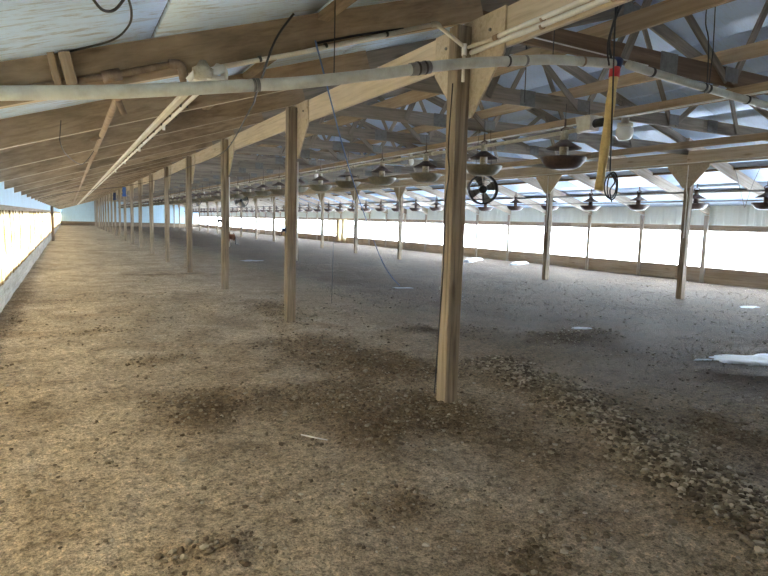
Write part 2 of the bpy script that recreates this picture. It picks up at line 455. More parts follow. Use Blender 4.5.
for side, nm in ((1, 'ceiling_left'), (-1, 'ceiling_right')):
    root = empty(nm); tag(root, kind='structure')
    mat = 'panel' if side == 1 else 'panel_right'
    for i in range(len(seams) - 1):
        X = seams[i]; wid = (seams[i+1] - X) / math.cos(sl)
        for k in range(-4, 19):
            me = panel_mesh(wid, S, mat)
            yy = Y0 + 1.02 + k * S - (2.05 if i % 2 else 0)
            z = rt(X) + .004
            if side == 1: mw = Matrix.Translation((X, yy, z)) @ Matrix.Rotation(-sl, 4, 'Y')
            else: mw = Matrix.Translation((2*XC - X, yy + S - .01, z)) @ Matrix.Rotation(math.pi, 4, 'Z') @ Matrix.Rotation(-sl, 4, 'Y')
            if yy > YF - 1: continue
            link('ceiling_panel', me, None, root, mw)
    # roof deck above the sheets
    a = Vector((-1.7, 0, rt(-1.7) + .05)); b = Vector((XC, 0, rt(XC) + .05))
    if side == -1: a.x = 2*XC - a.x; b.x = 2*XC - b.x
    vs = []
    for yy in (YN - 1, YF + .4):
        for p in (a, b): vs += [(p.x, yy, p.z), (p.x, yy, p.z + .05)]
    link('roof_deck', mesh('roof_deck', vs, [[0, 2, 3, 1], [4, 5, 7, 6], [0, 4, 6, 2], [1, 3, 7, 5], [0, 1, 5, 4], [2, 6, 7, 3]]), 'deck', root)
    # rafters of the aisle
    rm = 'rafter' if side == 1 else 'rafter_pale'
    for k, ry in enumerate(RY):
        if ry > YF - .3 or ry < YN + .1: continue
        x0, x1 = -1.35, 2.97
        p0 = Vector((x0, ry, rb(x0) + .125)); p1 = Vector((x1, ry, rb(x1) + .125))
        if side == -1: p0.x, p1.x = 2*XC - p0.x, 2*XC - p1.x
        ro = beam('rafter', p0, p1, .055, .25 * math.cos(sl), rm, root, bev=.004)
        if side == 1 and len(ro.data.materials) == 1:      # narrow edges coloured paler, painting in the light on the undersides
            ro.data.materials.append(M['rafter_edge_lit'])
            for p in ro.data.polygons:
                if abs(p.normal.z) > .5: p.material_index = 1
        # batten between the rafters, tight under the sheets
        if k + 1 < len(RY) and RY[k+1] < YF - .3:
            for bx in ((1.62,) if side == 1 else (1.35, .1)):
                X = bx if side == 1 else 2*XC - bx
                beam('batten', (X, ry + .023, rt(X) - .035), (X, RY[k+1] - .023, rt(X) - .035), .085, .05, 'rafter' if side == 1 else 'truss_brown', root)

# ------------------------------------------------------------------ side walls and end wall
def corr(width, height, rib, mat, amp=.018):
    """ribbed metal sheet standing in the local x-z plane, with thickness"""
    key = ('corr', round(width, 3), round(height, 3), mat)
    if key in _cache: return _cache[key]
    prof = []; x = 0
    while x < width - 1e-4:
        prof += [(x, 0), (min(width, x + rib*.62), 0), (min(width, x + rib*.72), amp), (min(width, x + rib*.9), amp)]; x += rib
    prof.append((width, 0))
    n = len(prof); vs = []
    for t in (0, .003):
        vs += [(x, y + t, 0) for x, y in prof] + [(x, y + t, height) for x, y in prof]
    fs = []
    for i in range(n-1):
        fs.append([i, i+1, n+i+1, n+i]); fs.append([2*n+i+1, 2*n+i, 3*n+i, 3*n+i+1])
    me = mesh('siding', vs, fs); me.materials.append(M[mat]); _cache[key] = me
    return me
NB = 42
def side_wall(nm, X, sgn, siding_mat, curb_mat, sid_h):
    root = empty(nm); tag(root, kind='structure')
    y = YN
    # stacked curb boards
    k = 0; yy = YN
    while yy < YF - .1:
        L = min(S, YF - yy) - .008
        for r, (z0, h) in enumerate(((-.2, .41), (.213, .225))):
            off = .002 * ((k + r) % 3)
            beam('curb_board', (X + sgn*(.03 + off), yy, z0 + h/2), (X + sgn*(.03 + off), yy + L, z0 + h/2), .04, h, curb_mat, root)
        beam('backing_board', (X - sgn*.004, yy, .118), (X - sgn*.004, yy + L + .008, .118), .02, .63, curb_mat, root)
        beam('sill_board', (X + sgn*.0, yy, .455), (X + sgn*.0, yy + L, .455), .12, .03, curb_mat, root)
        beam('header_board', (X + sgn*.03, yy, 1.525), (X + sgn*.03, yy + L, 1.525), .04, .16, 'header' if sgn > 0 else 'header', root)
        yy += S; k += 1
    # siding above the opening
    for k in range(int((YF - YN) / 1.025 + .5)):
        yy = YN + k * 1.025
        me = corr(1.023, sid_h, .205, siding_mat)
        if sgn > 0: mw = Matrix.Translation((X, yy, 1.6)) @ Matrix(((0, 1, 0, 0), (1, 0, 0, 0), (0, 0, 1, 0), (0, 0, 0, 1)))
        else: mw = Matrix.Translation((X, yy, 1.6)) @ Matrix(((0, -1, 0, 0), (1, 0, 0, 0), (0, 0, 1, 0), (0, 0, 0, 1)))
        link('siding_panel', me, None, root, mw)
    # unseen first bay, closed by added boards to keep light off post fronts
    yb = 1.02 if sgn > 0 else 2.05
    for q in range(5):
        z = .475 + .2 * q + .1
        beam('light_blocking_board', (X + sgn*.0, YN, z), (X + sgn*.0, yb, z), .03, .196, 'curb_grey', root)
    # studs of the opening
    for ry in RY:
        if YN < ry < YF:
            xs_ = X - sgn*.02 if sgn < 0 else X - .1
            xs_ = X - .085 if sgn < 0 else X - .09
            beam('stud', (xs_, ry, -.1), (xs_, ry, rb(X) - .005), .05, .12 if sgn < 0 else .06, 'rafter_pale' if sgn < 0 else 'post', root, side=(0, 1, 0))
    return root
lw = side_wall('wall_left', WL, 1, 'siding_blue', 'curb_grey', .58)
rw = side_wall('wall_right', WR, -1, 'siding_pale', 'curb', .58)
# wire across the right-hand openings
tube('rail', [(WR - .03, YN, 1.43), (WR - .03, YF, 1.43)], .008, 'white_pvc', rw, 5)

def end_wall(nm, Y, sgn, opening, smat='siding_end', cmat='end_curb'):
    root = empty(nm); tag(root, kind='structure')
    n = int((WR - WL) / 1.02); wid = (WR - WL) / n
    for i in range(n):
        x0 = WL + i * wid
        if opening and 1.0 < x0 < 12.2: zb = 3.2
        else: zb = .5 if not opening else 0
        x1 = x0 + wid
        # each sheet is cut to the roof slope: build it with its own top edge
        prof = []; x = 0; rib = .204
        while x < wid - 1e-4:
            for fx, a in ((0, 0), (.62, 0), (.72, .018), (.9, .018)): prof.append((min(wid, x + rib*fx), a))
            x += rib
        prof.append((wid, 0)); m = len(prof); vs = []
        for t in (0, .004):
            vs += [(x0 + px, Y - sgn*(pa - t), zb) for px, pa in prof] + [(x0 + px, Y - sgn*(pa - t), max(zb + .05, rt(x0 + px) + .01)) for px, pa in prof]
        fs = []
        for q in range(m-1):
            fs.append([q, q+1, m+q+1, m+q]); fs.append([2*m+q+1, 2*m+q, 3*m+q, 3*m+q+1])
        link('siding_panel', mesh('end_panel', vs, fs), smat, root)
    if not opening:
        xx = WL
        while xx < WR - .1:
            L = min(4.08, WR - xx)
            beam('curb_board', (xx, Y - sgn*.05, .05), (xx + L - .002, Y - sgn*.05, .05), .05, .51, cmat, root)
            beam('curb_board', (xx, Y - sgn*.05, .405), (xx + L - .002, Y - sgn*.05, .405), .05, .2, cmat, root)
            xx += 4.08
        for xx in (XL, XC, XR): beam('stud', (xx, Y - sgn*.1, 0), (xx, Y - sgn*.1, rb(xx)), .1, .1, 'post', root)
    return root
end_wall('wall_back', YF, 1, False)
end_wall('wall_front', YN, -1, False, 'header', 'curb')      # behind the camera

# curtain along the left opening
def curtain():
    vs = []; fs = []; ny = 1000; nz = 12; YS = 1.02
    z0, z1 = .40, 1.52
    for j in range(ny + 1):
        Y = YS + (YF - YS) * j / ny
        for i in range(nz + 1):
            t = i / nz; Z = z0 + (z1 - z0) * t
            a = .016 * math.sin(Y * 9 + .8 * math.sin(Y * 2.1)) * (.5 + .5 * t) + .02 * noise.noise(Vector((Y * 1.3, Z * 1.5, 0)))
            vs.append((.075 + a * .7, Y, Z - z0))
    for j in range(ny):
        for i in range(nz):
            q = j*(nz+1)+i; fs.append([q, q+1, q+nz+2, q+nz+1])
    o = link('side_curtain', mesh('side_curtain', vs, fs, True), 'curtain', None, Matrix.Translation((WL, 0, z0)))
    tag(o, 'long tan translucent curtain closing the left wall opening', 'curtain')
curtain()
# rolled-up bundle of curtain in a far opening on the right
def bundle():
    root = empty('curtain_bundle', (WR - .25, 34.4, .12))
    for dy, r in ((-.42, .16), (.32, .2)):
        pts = [(WR - .25, 34.4 + dy, .15 + 1.4 * t/8) for t in range(9)]
        tube('fold', pts, [r * (1 + .12 * math.sin(t * 1.9 + dy * 7)) for t in range(9)], 'curtain_fold', root, 10)
    tag(root, 'bunched tan curtain standing in a far opening of the right wall', 'curtain')
M['curtain_fold'] = plain('tan_curtain_fold', (.62, .5, .3), .8, dirt=(.38, .28, .14), sc_=5, amt=.7)
bundle()
tag(tube('drain_pipe', [(WL + .2, 36.2, .0), (WL + .2, 36.2, 1.83)], .07, 'rust_pipe', None, 8), 'dark upright pipe far along the left wall', 'pipe')

# ================================================================== POSTS
def gusset_mesh():
    if 'gus' in _cache: return _cache['gus']
    prof = [(-.47, .75), (-.47, .42), (-.085, 0), (.085, 0), (.47, .42), (.47, .75)]
    vs = [(-.009, a, b) for a, b in prof] + [(.009, a, b) for a, b in prof]
    fs = [list(range(6))[::-1], list(range(6, 12))] + [[i, (i+1) % 6, 6+(i+1) % 6, 6+i] for i in range(6)]
    me = mesh('gusset', vs, fs); me.materials.append(M['ply']); _cache['gus'] = me
    return me
def post_mesh(seed):
    key = ('post', seed)
    if key in _cache: return _cache[key]
    rnd = random.Random(seed); n = 12; vs = []; fs = []; h = 3.142; wd = .065; b = .007
    sec = [(-wd+b, -wd), (wd-b, -wd), (wd, -wd+b), (wd, wd-b), (wd-b, wd), (-wd+b, wd), (-wd, wd-b), (-wd, -wd+b)]
    for i in range(n + 1):
        z = h * i / n; ox = .006 * math.sin(z * 1.4 + seed) * (1 - abs(2*i/n - 1)); oy = .005 * math.cos(z * 1.7 + seed) * (1 - abs(2*i/n-1))
        for a, c in sec:
            # local x runs up the post so that the grain follows it
            k = 1 + rnd.uniform(-.02, .02)
            vs.append((z, a*k + ox, c*k + oy))
    for i in range(n):
        for k in range(8): fs.append([i*8+k, i*8+(k+1) % 8, (i+1)*8+(k+1) % 8, (i+1)*8+k])
    fs.append(list(range(8))[::-1]); fs.append([n*8+k for k in range(8)])
    me = mesh('post', vs, fs); me.materials.append(M['post']); _cache[key] = me
    return me
UP = Matrix(((0, 1, 0, 0), (0, 0, 1, 0), (1, 0, 0, 0), (0, 0, 0, 1)))
posts = {}
for row, X, sg in (('left', XL, 1), ('right', XR, -1)):
    for i in range(NP):
        Y = Y0 + i * S
        if Y > YF - .5: continue
        root = empty('wooden_post', (X, Y, 0)); posts[(row, i)] = root
        link('shaft', post_mesh((i * 3 + (0 if sg > 0 else 1)) % 7), None, root, Matrix.Translation((X, Y, -.1)) @ UP)
        gu = link('gusset', gusset_mesh(), None, root, Matrix.Translation((X + sg * .076, Y, 2.34)))
        for (dy, dz) in ((-.3, .62), (.3, .62), (0, .25), (0, .6)):
            vs, fs = lathe([(0, .014), (.012, .012), (.014, 0)], 6)
            if i < 4:
                key = 'bolt'
                if key not in _cache:
                    me = mesh('bolt', vs, fs); me.materials.append(M['plate']); _cache[key] = me
                gx = X + sg*.067 if sg > 0 else X - .085
                link('bolt', _cache['bolt'], None, gu, Matrix.Translation((gx, Y + dy, 2.34 + dz)) @ Matrix.Rotation(-math.pi/2, 4, 'Y'))
        if i == 0 and row == 'left':
            tube('stapled_cable', smooth_path([(X - .07, Y - .02, 2.6), (X - .071, Y + .01, 2.1), (X - .071, Y - .015, 1.9), (X - .072, Y + .03, 1.6), (X - .07, Y + .02, 1.2), (X - .072, Y + .05, .6), (X - .09, Y + .055, .05)], 5), .005, 'cable', root, 6)
        if row == 'left' and i in (1, 2):
            tube('conduit', [(X + .085, Y - .045, 2.3), (X + .08, Y - .045, .9)], .012, 'white_pvc', root, 6)
        if i == 0 and row == 'left': lab = 'large split-faced wooden post in the foreground, nearest of the left row'
        else: lab = ORD[i + 1] + ' wooden post from the camera in the ' + row + ' row of posts'
        tag(root, lab, 'post', row + ' row of wooden posts')

# girders nailed to the inner side of the posts
for row, X, sg in (('left', XL, 1), ('right', XR, -1)):
    gx = X + sg * (.065 + .018 + .0245)
    root = empty('girder', (gx, 0, 2.8))
    y = Y0 - 2 * S; k = 0
    while y < YF - .3:
        L = min(S, YF - .1 - y) - .006
        beam('plank', (gx, y, 2.945 + .004 * (k % 2)), (gx, y + L, 2.945 + .004 * ((k + 1) % 2)), .042, .285, 'girder', root)
        y += S; k += 1
    tag(root, 'long tan plank girder running along the tops of the ' + row + ' posts', 'beam')

# ================================================================== TRUSSES over the centre aisle
gL, gR = XL + .13, XR - .13
NT = 38
wn = [(4.62, 'b'), (5.0, 't'), (6.2, 'b'), (7.15, 't')]
def cz(X): return rb(X) + .06
for k in range(NT):
    Y = Y0 + 2.05 * k
    if Y > YF - .4: continue
    root = empty('roof_truss', (XC, Y, 3.0))
    cm = 'truss_brown' if k == 0 else 'truss'
    yo = Y + .049
    spl = 5.26 if k % 2 == 0 else 8.83
    for a, b in ((gL, spl), (spl + .004, gR)):
        beam('bottom_chord', (a, Y, 3.11), (b, Y, 3.11), .04, .19, cm, root)
    for s in (0, 1):
        f = (lambda v: v) if s == 0 else (lambda v: 2*XC - v)
        x0, x1 = XL + .02, XC - .003
        beam('top_chord', (f(x0), yo, rt(x0) - .1), (f(x1), yo, rt(x1) - .1), .04, .19 * math.cos(sl), 'truss', root)
        for (xa, za), (xb, zb) in (((4.62, 3.06), (5.0, cz(5.0) + .05)), ((5.08, cz(5.08) + .05), (6.17, 3.06)), ((6.27, 3.06), (7.08, cz(7.08)))):
            beam('web', (f(xa), Y - .035, za), (f(xb), Y - .035, zb), .028, .085, 'truss', root, side=(0, 0, 1))
        for px, pz in ((6.22, 3.12),):
            beam('joint_plate', (f(px) - .11, Y - .052, pz), (f(px) + .11, Y - .052, pz), .006, .15, 'plate', root)
        px = 5.26
        beam('splice_plate', (f(px) - .12, Y - .026, 3.11), (f(px) + .12, Y - .026, 3.11), .012, .2, 'plate', root)
    link_p = beam('ridge_plate', (XC - .2, yo - .028, ridge_z - .15), (XC + .2, yo - .028, ridge_z - .15), .012, .16, 'plate', root)
    tag(root, ORD[k + 1] + ' wooden roof truss from the camera, spanning the centre of the barn', 'truss', 'roof trusses over the centre of the barn')

# lateral boards along the trusses
def brace(X, z0, z1, W, mat, label, ya, yb, wire=None):
    root = empty('brace_board', (X, ya, z0))
    y = ya; k = 0
    while y < yb - .2:
        L = min(S, yb - y) - .004
        beam('plank', (X, y, (z0+z1)/2 + .003*(k % 2)), (X, y + L, (z0+z1)/2 + .003*(k % 2)), W, z1 - z0, mat, root)
        y += S; k += 1
    tag(root, label, 'board')
brace(4.45, 3.207, 3.38, .04, 'brace', 'tan board laid on the truss bottoms beside the left girder', Y0 - 3.2, YF - .3)
brace(6.08, 3.207, 3.35, .04, 'brace', 'tan board laid on the truss bottoms left of the ridge', Y0 - 3.2, YF - .3)
brace(6.35, 2.893, 3.012, .04, 'brace', 'brown board under the trusses with white conduit and lamps', Y0 - 3.2, YF - .3)
brace(9.6, 2.893, 3.012, .04, 'brace', 'brown board under the trusses nearer the right girder', Y0 - 3.2, YF - .3)
tag(tube('conduit', [(6.318, Y0 - 3, 2.905), (6.318, YF - .4, 2.905)], .012, 'white_pvc', None, 6), 'thin white conduit along the board under the truss centres', 'conduit')
tag(tube('conduit', [(XR - .145, Y0 - 2, 2.845), (XR - .145, YF - .4, 2.845)], .011, 'white_pvc', None, 6), 'thin white conduit along the face of the right girder', 'conduit')
for i in range(0, 8):
    Y = Y0 + (i + 1) * S
    o = tube('conduit', [(XR - .075 - .035, Y - .03, 2.33), (XR - .1, Y - .03, 2.2), (XR - .09, Y - .03, 1.2)] if False else [(XR - .115, Y - .03, 2.83), (XR - .115, Y - .03, 2.3), (XR - .085, Y - .03, 2.2), (XR - .083, Y - .03, 1.3)], .011, 'white_pvc', None, 6)
    tag(o, 'white conduit down the ' + ORD[i + 2] + ' right post', 'conduit', 'conduits down the right posts')

# ================================================================== LAMPS under the centre board
def jar_lamp(i, Y):
    X = 6.35; k = 1.0 if i == 0 else .8; w = 1.6 if i == 0 else .8
    root = empty('jar_lamp', (X, Y, 2.893 - .285 * k))
    vs, fs = lathe([(r*w, z*k) for r, z in [(0, .285), (.03, .285), (.03, .22), (.06, .215), (.062, .17), (0, .17)]], 12)
    link('cap', mesh('lamp_cap', vs, fs, True), 'white_box', root)
    vs, fs = lathe([(r*w, z*k) for r, z in [(.05, .17), (.068, .14), (.066, .06), (.045, .01), (0, 0)]], 14)
    link('glass_jar', mesh('lamp_jar', vs, fs, True), 'glass_jar', root)
    tag(root, ORD[i + 1] + ' white jar lamp from the camera under the centre board', 'lamp', 'jar lamps under the centre board')
for i in range(10): jar_lamp(i, 5.5 + i * 5.43)

# ================================================================== FEEDERS
def lathe_me(name, prof, n, mat):
    vs, fs = lathe(prof, n); me = mesh(name, vs, fs, True); me.materials.append(M[mat]); return me
FP = {}
def feeder_proto(tagk, pan_mat, hat_mat, neck_mat, n, k=1.0):
    d = {}
    d['pan'] = lathe_me('pan', [(0, .005), (.14*k, 0), (.21*k, .035), (.265*k, .10), (.285*k, .135), (.285*k, .145), (.26*k, .135), (.2*k, .06), (.05, .03), (0, .03)], n, pan_mat)
    d['hat'] = lathe_me('hat', [(.055, .36), (.07, .345), (.15*k, .295), (.215*k, .262), (.215*k, .252), (.14*k, .28), (.055, .31)], n, hat_mat)
    d['neck'] = lathe_me('neck', [(.0, .47), (.045, .47), (.05, .35), (.055, .33), (.055, .08), (0, .08)], max(8, n - 6), neck_mat)
    vs, fs = tube_geo([(0, 0, .5), (0, 0, .62)], .012, 6)
    v2, f2 = tube_geo([(0, -.06, .445), (0, -.06, .5), (0, 0, .515), (0, .06, .5), (0, .06, .445)], .012, 6)
    o = len(vs); vs += v2; fs += [[a + o for a in f] for f in f2]
    d['hanger'] = mesh('hanger', vs, fs, True); d['hanger'].materials.append(M['feeder_dark'])
    FP[tagk] = d
feeder_proto('near', 'feeder_pan_dark', 'feeder_dark', 'feeder_neck', 20)
feeder_proto('A', 'feeder_pan', 'feeder_dark', 'feeder_neck', 16)
feeder_proto('B', 'feeder_pan_dark', 'feeder_dark', 'feeder_dark', 14)
def feeder(key, X, Y, Z, label, group, hang):
    root = empty('pan_feeder', (X, Y, Z)); root.matrix_basis = root.matrix_basis @ Matrix.Rotation(random.uniform(0, 6), 4, 'Z') if False else root.matrix_basis
    for nm in ('pan', 'hat', 'neck', 'hanger'):
        if Y > 40 and nm == 'hanger': continue
        o = bpy.data.objects.new(nm, FP[key][nm]); C.objects.link(o); o.parent = root
    if hang and Y < 40:
        vs, fs = tube_geo([(0, 0, .6), (0, 0, hang - Z)], .004, 4)
        o = bpy.data.objects.new('hanger_wire', mesh('wire', vs, fs)); o.data.materials.append(M['cable']); C.objects.link(o); o.parent = root
    tag(root, label, 'feeder', group)
XA, XB = 5.5, 13.3
for k in range(46):
    Y = 5.68 + 1.64 * k
    if Y > YF - 2: break
    lab = 'largest and nearest brown pan feeder hanging on the centre feed line' if k == 0 else ORD[k+1] + ' pan feeder from the camera on the centre feed line'
    feeder('near' if k == 0 else 'A', XA, Y, 2.2 + .012 * math.sin(k * 2.3), lab, 'pan feeders on the centre feed line', 3.0)
for k in range(46):
    Y = 7.63 + 1.64 * k
    if Y > YF - 2: break
    feeder('B', XB, Y, 1.95 + .01 * math.sin(k * 1.7), ORD[k+1] + ' small dark pan feeder on the feed line near the right wall', 'pan feeders on the right feed line', 0)
def feed_line(X, z, y0, mat, label, r):
    root = empty('feed_line', (X, y0, z)); y = y0
    n = 0
    while y < YF - 1.5:
        L = min(3.28, YF - 1.5 - y)
        tube('pipe', [(X, y, z), (X, y + L/2, z - .012), (X, y + L, z)], r, mat, root, 8)
        tube('coupling', [(X, y + L - .07, z), (X, y + L + .07, z)], r * 1.25, mat, root, 8)
        y += L; n += 1
    tag(root, label, 'feed line')
feed_line(XA, 2.655, 5.4, 'feed_pipe', 'cream auger pipe carrying the centre row of pan feeders', .026)
feed_line(XB, 2.37, 6.2, 'feed_pipe_dark', 'grey auger pipe carrying the right row of pan feeders', .026)
tag(tube('drinker_pipe', [(XB, 6.2, 2.15), (XB, YF - 2, 2.15)], .012, 'feed_pipe_dark', None, 6), 'thin dark pipe strung below the right feed line', 'pipe')
# drive unit at the near end of the centre feed line
root = empty('feed_drive_unit', (XA, 5.3, 2.62))
vs = [(-.07, -.09, 0), (.07, -.09, 0), (.07, .09, 0), (-.07, .09, 0), (-.1, -.12, .17), (.1, -.12, .17), (.1, .12, .17), (-.1, .12, .17)]
link('housing', mesh('housing', vs, [[3, 2, 1, 0], [4, 5, 6, 7], [0, 1, 5, 4], [1, 2, 6, 5], [2, 3, 7, 6], [3, 0, 4, 7]]), 'white_box', root)
tube('motor', [(XA, 5.2, 2.7), (XA, 5.02, 2.7)], .05, 'black', root, 12)
tube('spout', [(XA, 5.38, 2.66), (XA, 5.46, 2.655)], .045, 'white_box', root, 10)
tube('hanger_wire', [(XA, 5.3, 2.78), (XA, 5.3, 3.0)], .005, 'cable', root, 5)
tag(root, 'pale feed drive box with black motor at the end of the feed line', 'feed unit')

# ================================================================== FANS
def fan(X, Y, Z, R, rz, top, label):
    root = empty('circulation_fan', (X, Y, Z), rz)
    def add(nm, me, mat, mb=None):
        o = bpy.data.objects.new(nm, me); C.objects.link(o); o.parent = root
        if len(me.materials) == 0: me.materials.append(M[mat])
        if mb is not None: o.matrix_basis = mb
        return o
    RX = Matrix.Rotation(math.pi/2, 4, 'X')
    vs, fs = lathe([(R, -.075), (R + .012, -.09), (R + .012, .09), (R, .075), (R - .012, .06), (R - .012, -.06), (R, -.075)], 28)
    add('housing_ring', mesh('ring', vs, fs, True), 'fan_metal', RX)
    vs, fs = lathe([(0, -.07), (.05, -.07), (.06, -.05), (.06, .08), (.04, .1), (0, .1)], 14)
    mo = add('motor', mesh('motor', vs, fs, True), 'fan_metal', RX)
    for q in range(4):
        a0 = q * math.pi / 2 + .4
        vs = []; fs = []
        for i in range(5):
            t = i / 4; r = .05 + (R - .04) * t * .95; hw = .035 + .045 * t; tw = .6 - .25 * t
            for s in (-1, 1):
                for th in (-.002, .002):
                    vs.append((r, s * hw * math.cos(tw), s * hw * math.sin(tw) + th))
        for i in range(4):
            a = i * 4
            fs += [[a, a+4, a+6, a+2], [a+1, a+3, a+7, a+5], [a, a+1, a+5, a+4], [a+2, a+6, a+7, a+3]]
        bl = add('blade', mesh('blade', vs, fs), 'grey_wire', Matrix.Rotation(a0, 4, 'Z')); bl.parent = mo
    vs = []; fs = []
    for q in range(4):
        a = q * math.pi / 2
        v2, f2 = tube_geo([(0, 0, .085), (R * math.cos(a), R * math.sin(a), .085)], .007, 5); o = len(vs); vs += v2; fs += [[t+o for t in f] for f in f2]
    for rr in (.4, .7):
        pts = [(R*rr*math.cos(t*math.pi/12), R*rr*math.sin(t*math.pi/12), .085) for t in range(25)]
        v2, f2 = tube_geo(pts, .003, 4); o = len(vs); vs += v2; fs += [[t+o for t in f] for f in f2]
    add('guard', mesh('guard', vs, fs), 'fan_metal', RX)
    for s in (-1, 1):
        vs, fs = tube_geo([(s * R * .6, 0, R * .82), (s * R * .4, 0, top - Z)], .004, 4)
        add('hanging_chain', mesh('chain', vs, fs), 'cable')
    tag(root, label, 'fan', 'round circulation fans in the centre')
fan(6.0, 7.98, 2.05, .23, -.45, 3.0, 'nearest round black fan hanging right of the foreground post')
fan(5.95, 23.3, 2.15, .26, -.3, 3.0, 'second round black fan hanging far down the centre')
fan(5.95, 33.0, 2.35, .33, -.3, 3.0, 'third and farthest round fan hanging far down the centre')

# ================================================================== FEED TUBE ACROSS THE BARN
TY = 3.58
tp = [(-.82, 2.01), (-.29, 2.08), (.3, 2.16), (1.0, 2.28), (1.28, 2.33), (1.85, 2.46), (2.12, 2.53), (2.45, 2.605), (2.91, 2.69), (3.27, 2.75), (3.6, 2.785), (3.95, 2.815)]
root = empty('feed_tube', (tp[0][0], TY, tp[0][1]))
def sect(a, b): return [Vector((x, TY, z)) for x, z in tp if a - .01 <= x <= b + .01]
for a, b in ((-.82, 1.0), (1.0, 2.12), (2.12, 3.95)):
    tube('tube_section', smooth_path(sect(a, b), 4), .037, 'pvc_tube', root, 16)
def along(x):
    for (x0, z0), (x1, z1) in zip(tp, tp[1:]):
        if x0 <= x <= x1: return Vector((x, TY, z0 + (z1 - z0) * (x - x0) / (x1 - x0)))
for xa, xb, mt, r in ((2.05, 2.2, 'plate', .043), (1.0, 1.02, 'grey_wire', .039), (2.86, 2.875, 'clip', .041), (3.02, 3.04, 'grey_wire', .040), (.98, .995, 'grey_wire', .039), (3.6, 3.62, 'brown_pipe', .0395), (2.1, 2.115, 'clip', .046), (2.155, 2.17, 'clip', .046)):
    tube('clamp', [along(xa), along(xb)], r, mt, root, 16)
for xx in (1.5, 3.3):
    p = along(xx); tube('hanger_wire', [p + Vector((0, 0, .03)), Vector((xx, TY, rt(xx) - .0 if xx < 2.7 else 3.2))], .004, 'cable', root, 5)
tag(root, 'long pale feed tube crossing in front of the foreground post', 'tube')
tp2 = [(4.12, 2.835), (4.27, 2.82), (5.06, 2.775), (6.11, 2.72), (7.4, 2.68), (9.0, 2.66)]
root = empty('feed_tube', (4.12, TY, 2.83))
tube('tube_section', smooth_path([(x, TY, z) for x, z in tp2], 4), .035, 'pvc_tube', root, 14)
for xx, zz in ((5.1, 2.772), (5.16, 2.768), (4.4, 2.812), (5.75, 2.738)):
    tube('clamp', [(xx, TY, zz), (xx + .025, TY, zz - .001)], .041, 'clip', root, 14)
tube('hanger_wire', smooth_path([(5.11, TY - .03, 2.77), (5.06, TY - .06, 2.95), (5.12, TY, 3.2), (5.2, TY + .1, 3.45), (5.2, TY + .05, rt(5.2))], 4), .006, 'cable', root, 5)
tube('hanger_wire', [(5.18, TY, 2.8), (5.2, TY, 3.1), (5.22, TY + .05, rt(5.22))], .005, 'cable', root, 5)
tag(root, 'pale feed tube sloping away right of the yellow drop pipe', 'tube')
# yellow drop pipe hanging from the tube end
root = empty('drop_pipe', (3.88, 3.62, 1.8))
pp = [(3.97, TY, 2.77), (3.955, TY, 2.6), (3.935, TY, 2.37), (3.905, TY, 2.05), (3.88, TY, 1.8)]
tube('pipe', smooth_path(pp, 4), [.036 + .003 * math.sin(i * 1.3) for i in range(17)], 'wrap', root, 14)
tube('red_tape', [(3.972, TY, 2.79), (3.967, TY, 2.71)], .043, 'red', root, 14)
tube('clamp', [(4.0, TY, 2.855), (3.975, TY, 2.795)], .045, 'dark_blue', root, 14)
tube('hanger_strap', smooth_path([(3.99, TY + .045, 2.83), (3.94, TY + .05, 3.0), (3.98, TY + .03, 3.2), (4.05, TY - .02, 3.42), (4.1, TY + .1, rt(4.1))], 4), .011, 'cable', root, 6)
tube('hanger_strap', smooth_path([(3.86, TY - .04, 2.78), (3.84, TY - .03, 2.95), (3.95, TY, 3.25), (4.02, TY, rt(4.0))], 4), .008, 'cable', root, 6)
tag(root, 'yellowed drop pipe hanging down with red tape at its top', 'pipe')
# black cord with a coil
root = empty('coiled_cord', (3.87, 3.45, 1.71))
tube('cord', smooth_path([(3.79, 3.45, 3.25), (3.80, 3.45, 2.94), (3.82, 3.45, 2.57), (3.85, 3.45, 1.94)], 4), .007, 'cable', root, 6)
for q in range(2):
    pts = [(3.865 + (.065 + .01*q) * math.cos(t * math.pi/10 + q) * .9, 3.45 + .02 * q - .02, 1.825 + (.11 - .012*q) * math.sin(t * math.pi/10 + q)) for t in range(21)]
    tube('coil', pts, .006, 'cable', root, 6)
tube('cord_end', smooth_path([(3.84, 3.44, 1.93), (3.89, 3.43, 1.86), (3.84, 3.43, 1.79), (3.88, 3.44, 1.70)], 4), .006, 'cable', root, 6)
tag(root, 'black cord hanging in a small coil beside the yellow pipe', 'cord')

# ================================================================== WATER AND GAS PIPES ON THE LEFT
RF = Y0 - .021    # face of the first rafter
root = empty('water_pipe', (.85, RF - .03, 2.47))
tube('pipe', [(.86, RF - .03, 2.455), (1.42, RF - .03, 2.63), (2.5, RF - .03, 3.0)], .016, 'pvc', root, 10)
tube('elbow', smooth_path([(2.5, RF - .03, 3.0), (2.55, RF - .03, 3.01), (2.575, RF - .03, 2.99)], 4), .021, 'pvc', root, 10)
tube('pipe', [(2.57, RF - .03, 2.995), (2.76, RF - .09, 2.865)], .015, 'pvc', root, 10)
tube('tee', [(2.765, RF - .09, 2.885), (2.765, RF - .09, 2.80)], .021, 'white_pvc', root, 10)
tube('pipe', [(2.765, RF - .09, 2.84), (2.765, RF - .09, 2.6)], .014, 'pvc', root, 10)
for xx in (1.15, 1.62, 2.1):
    z = 2.455 + (xx - .86) * .3315
    tube('clip', [(xx, RF - .03, z), (xx + .018, RF - .03, z + .006)], .021, 'clip', root, 10)
tag(root, 'cream pipe clipped along the nearest left rafter to the post', 'pipe')
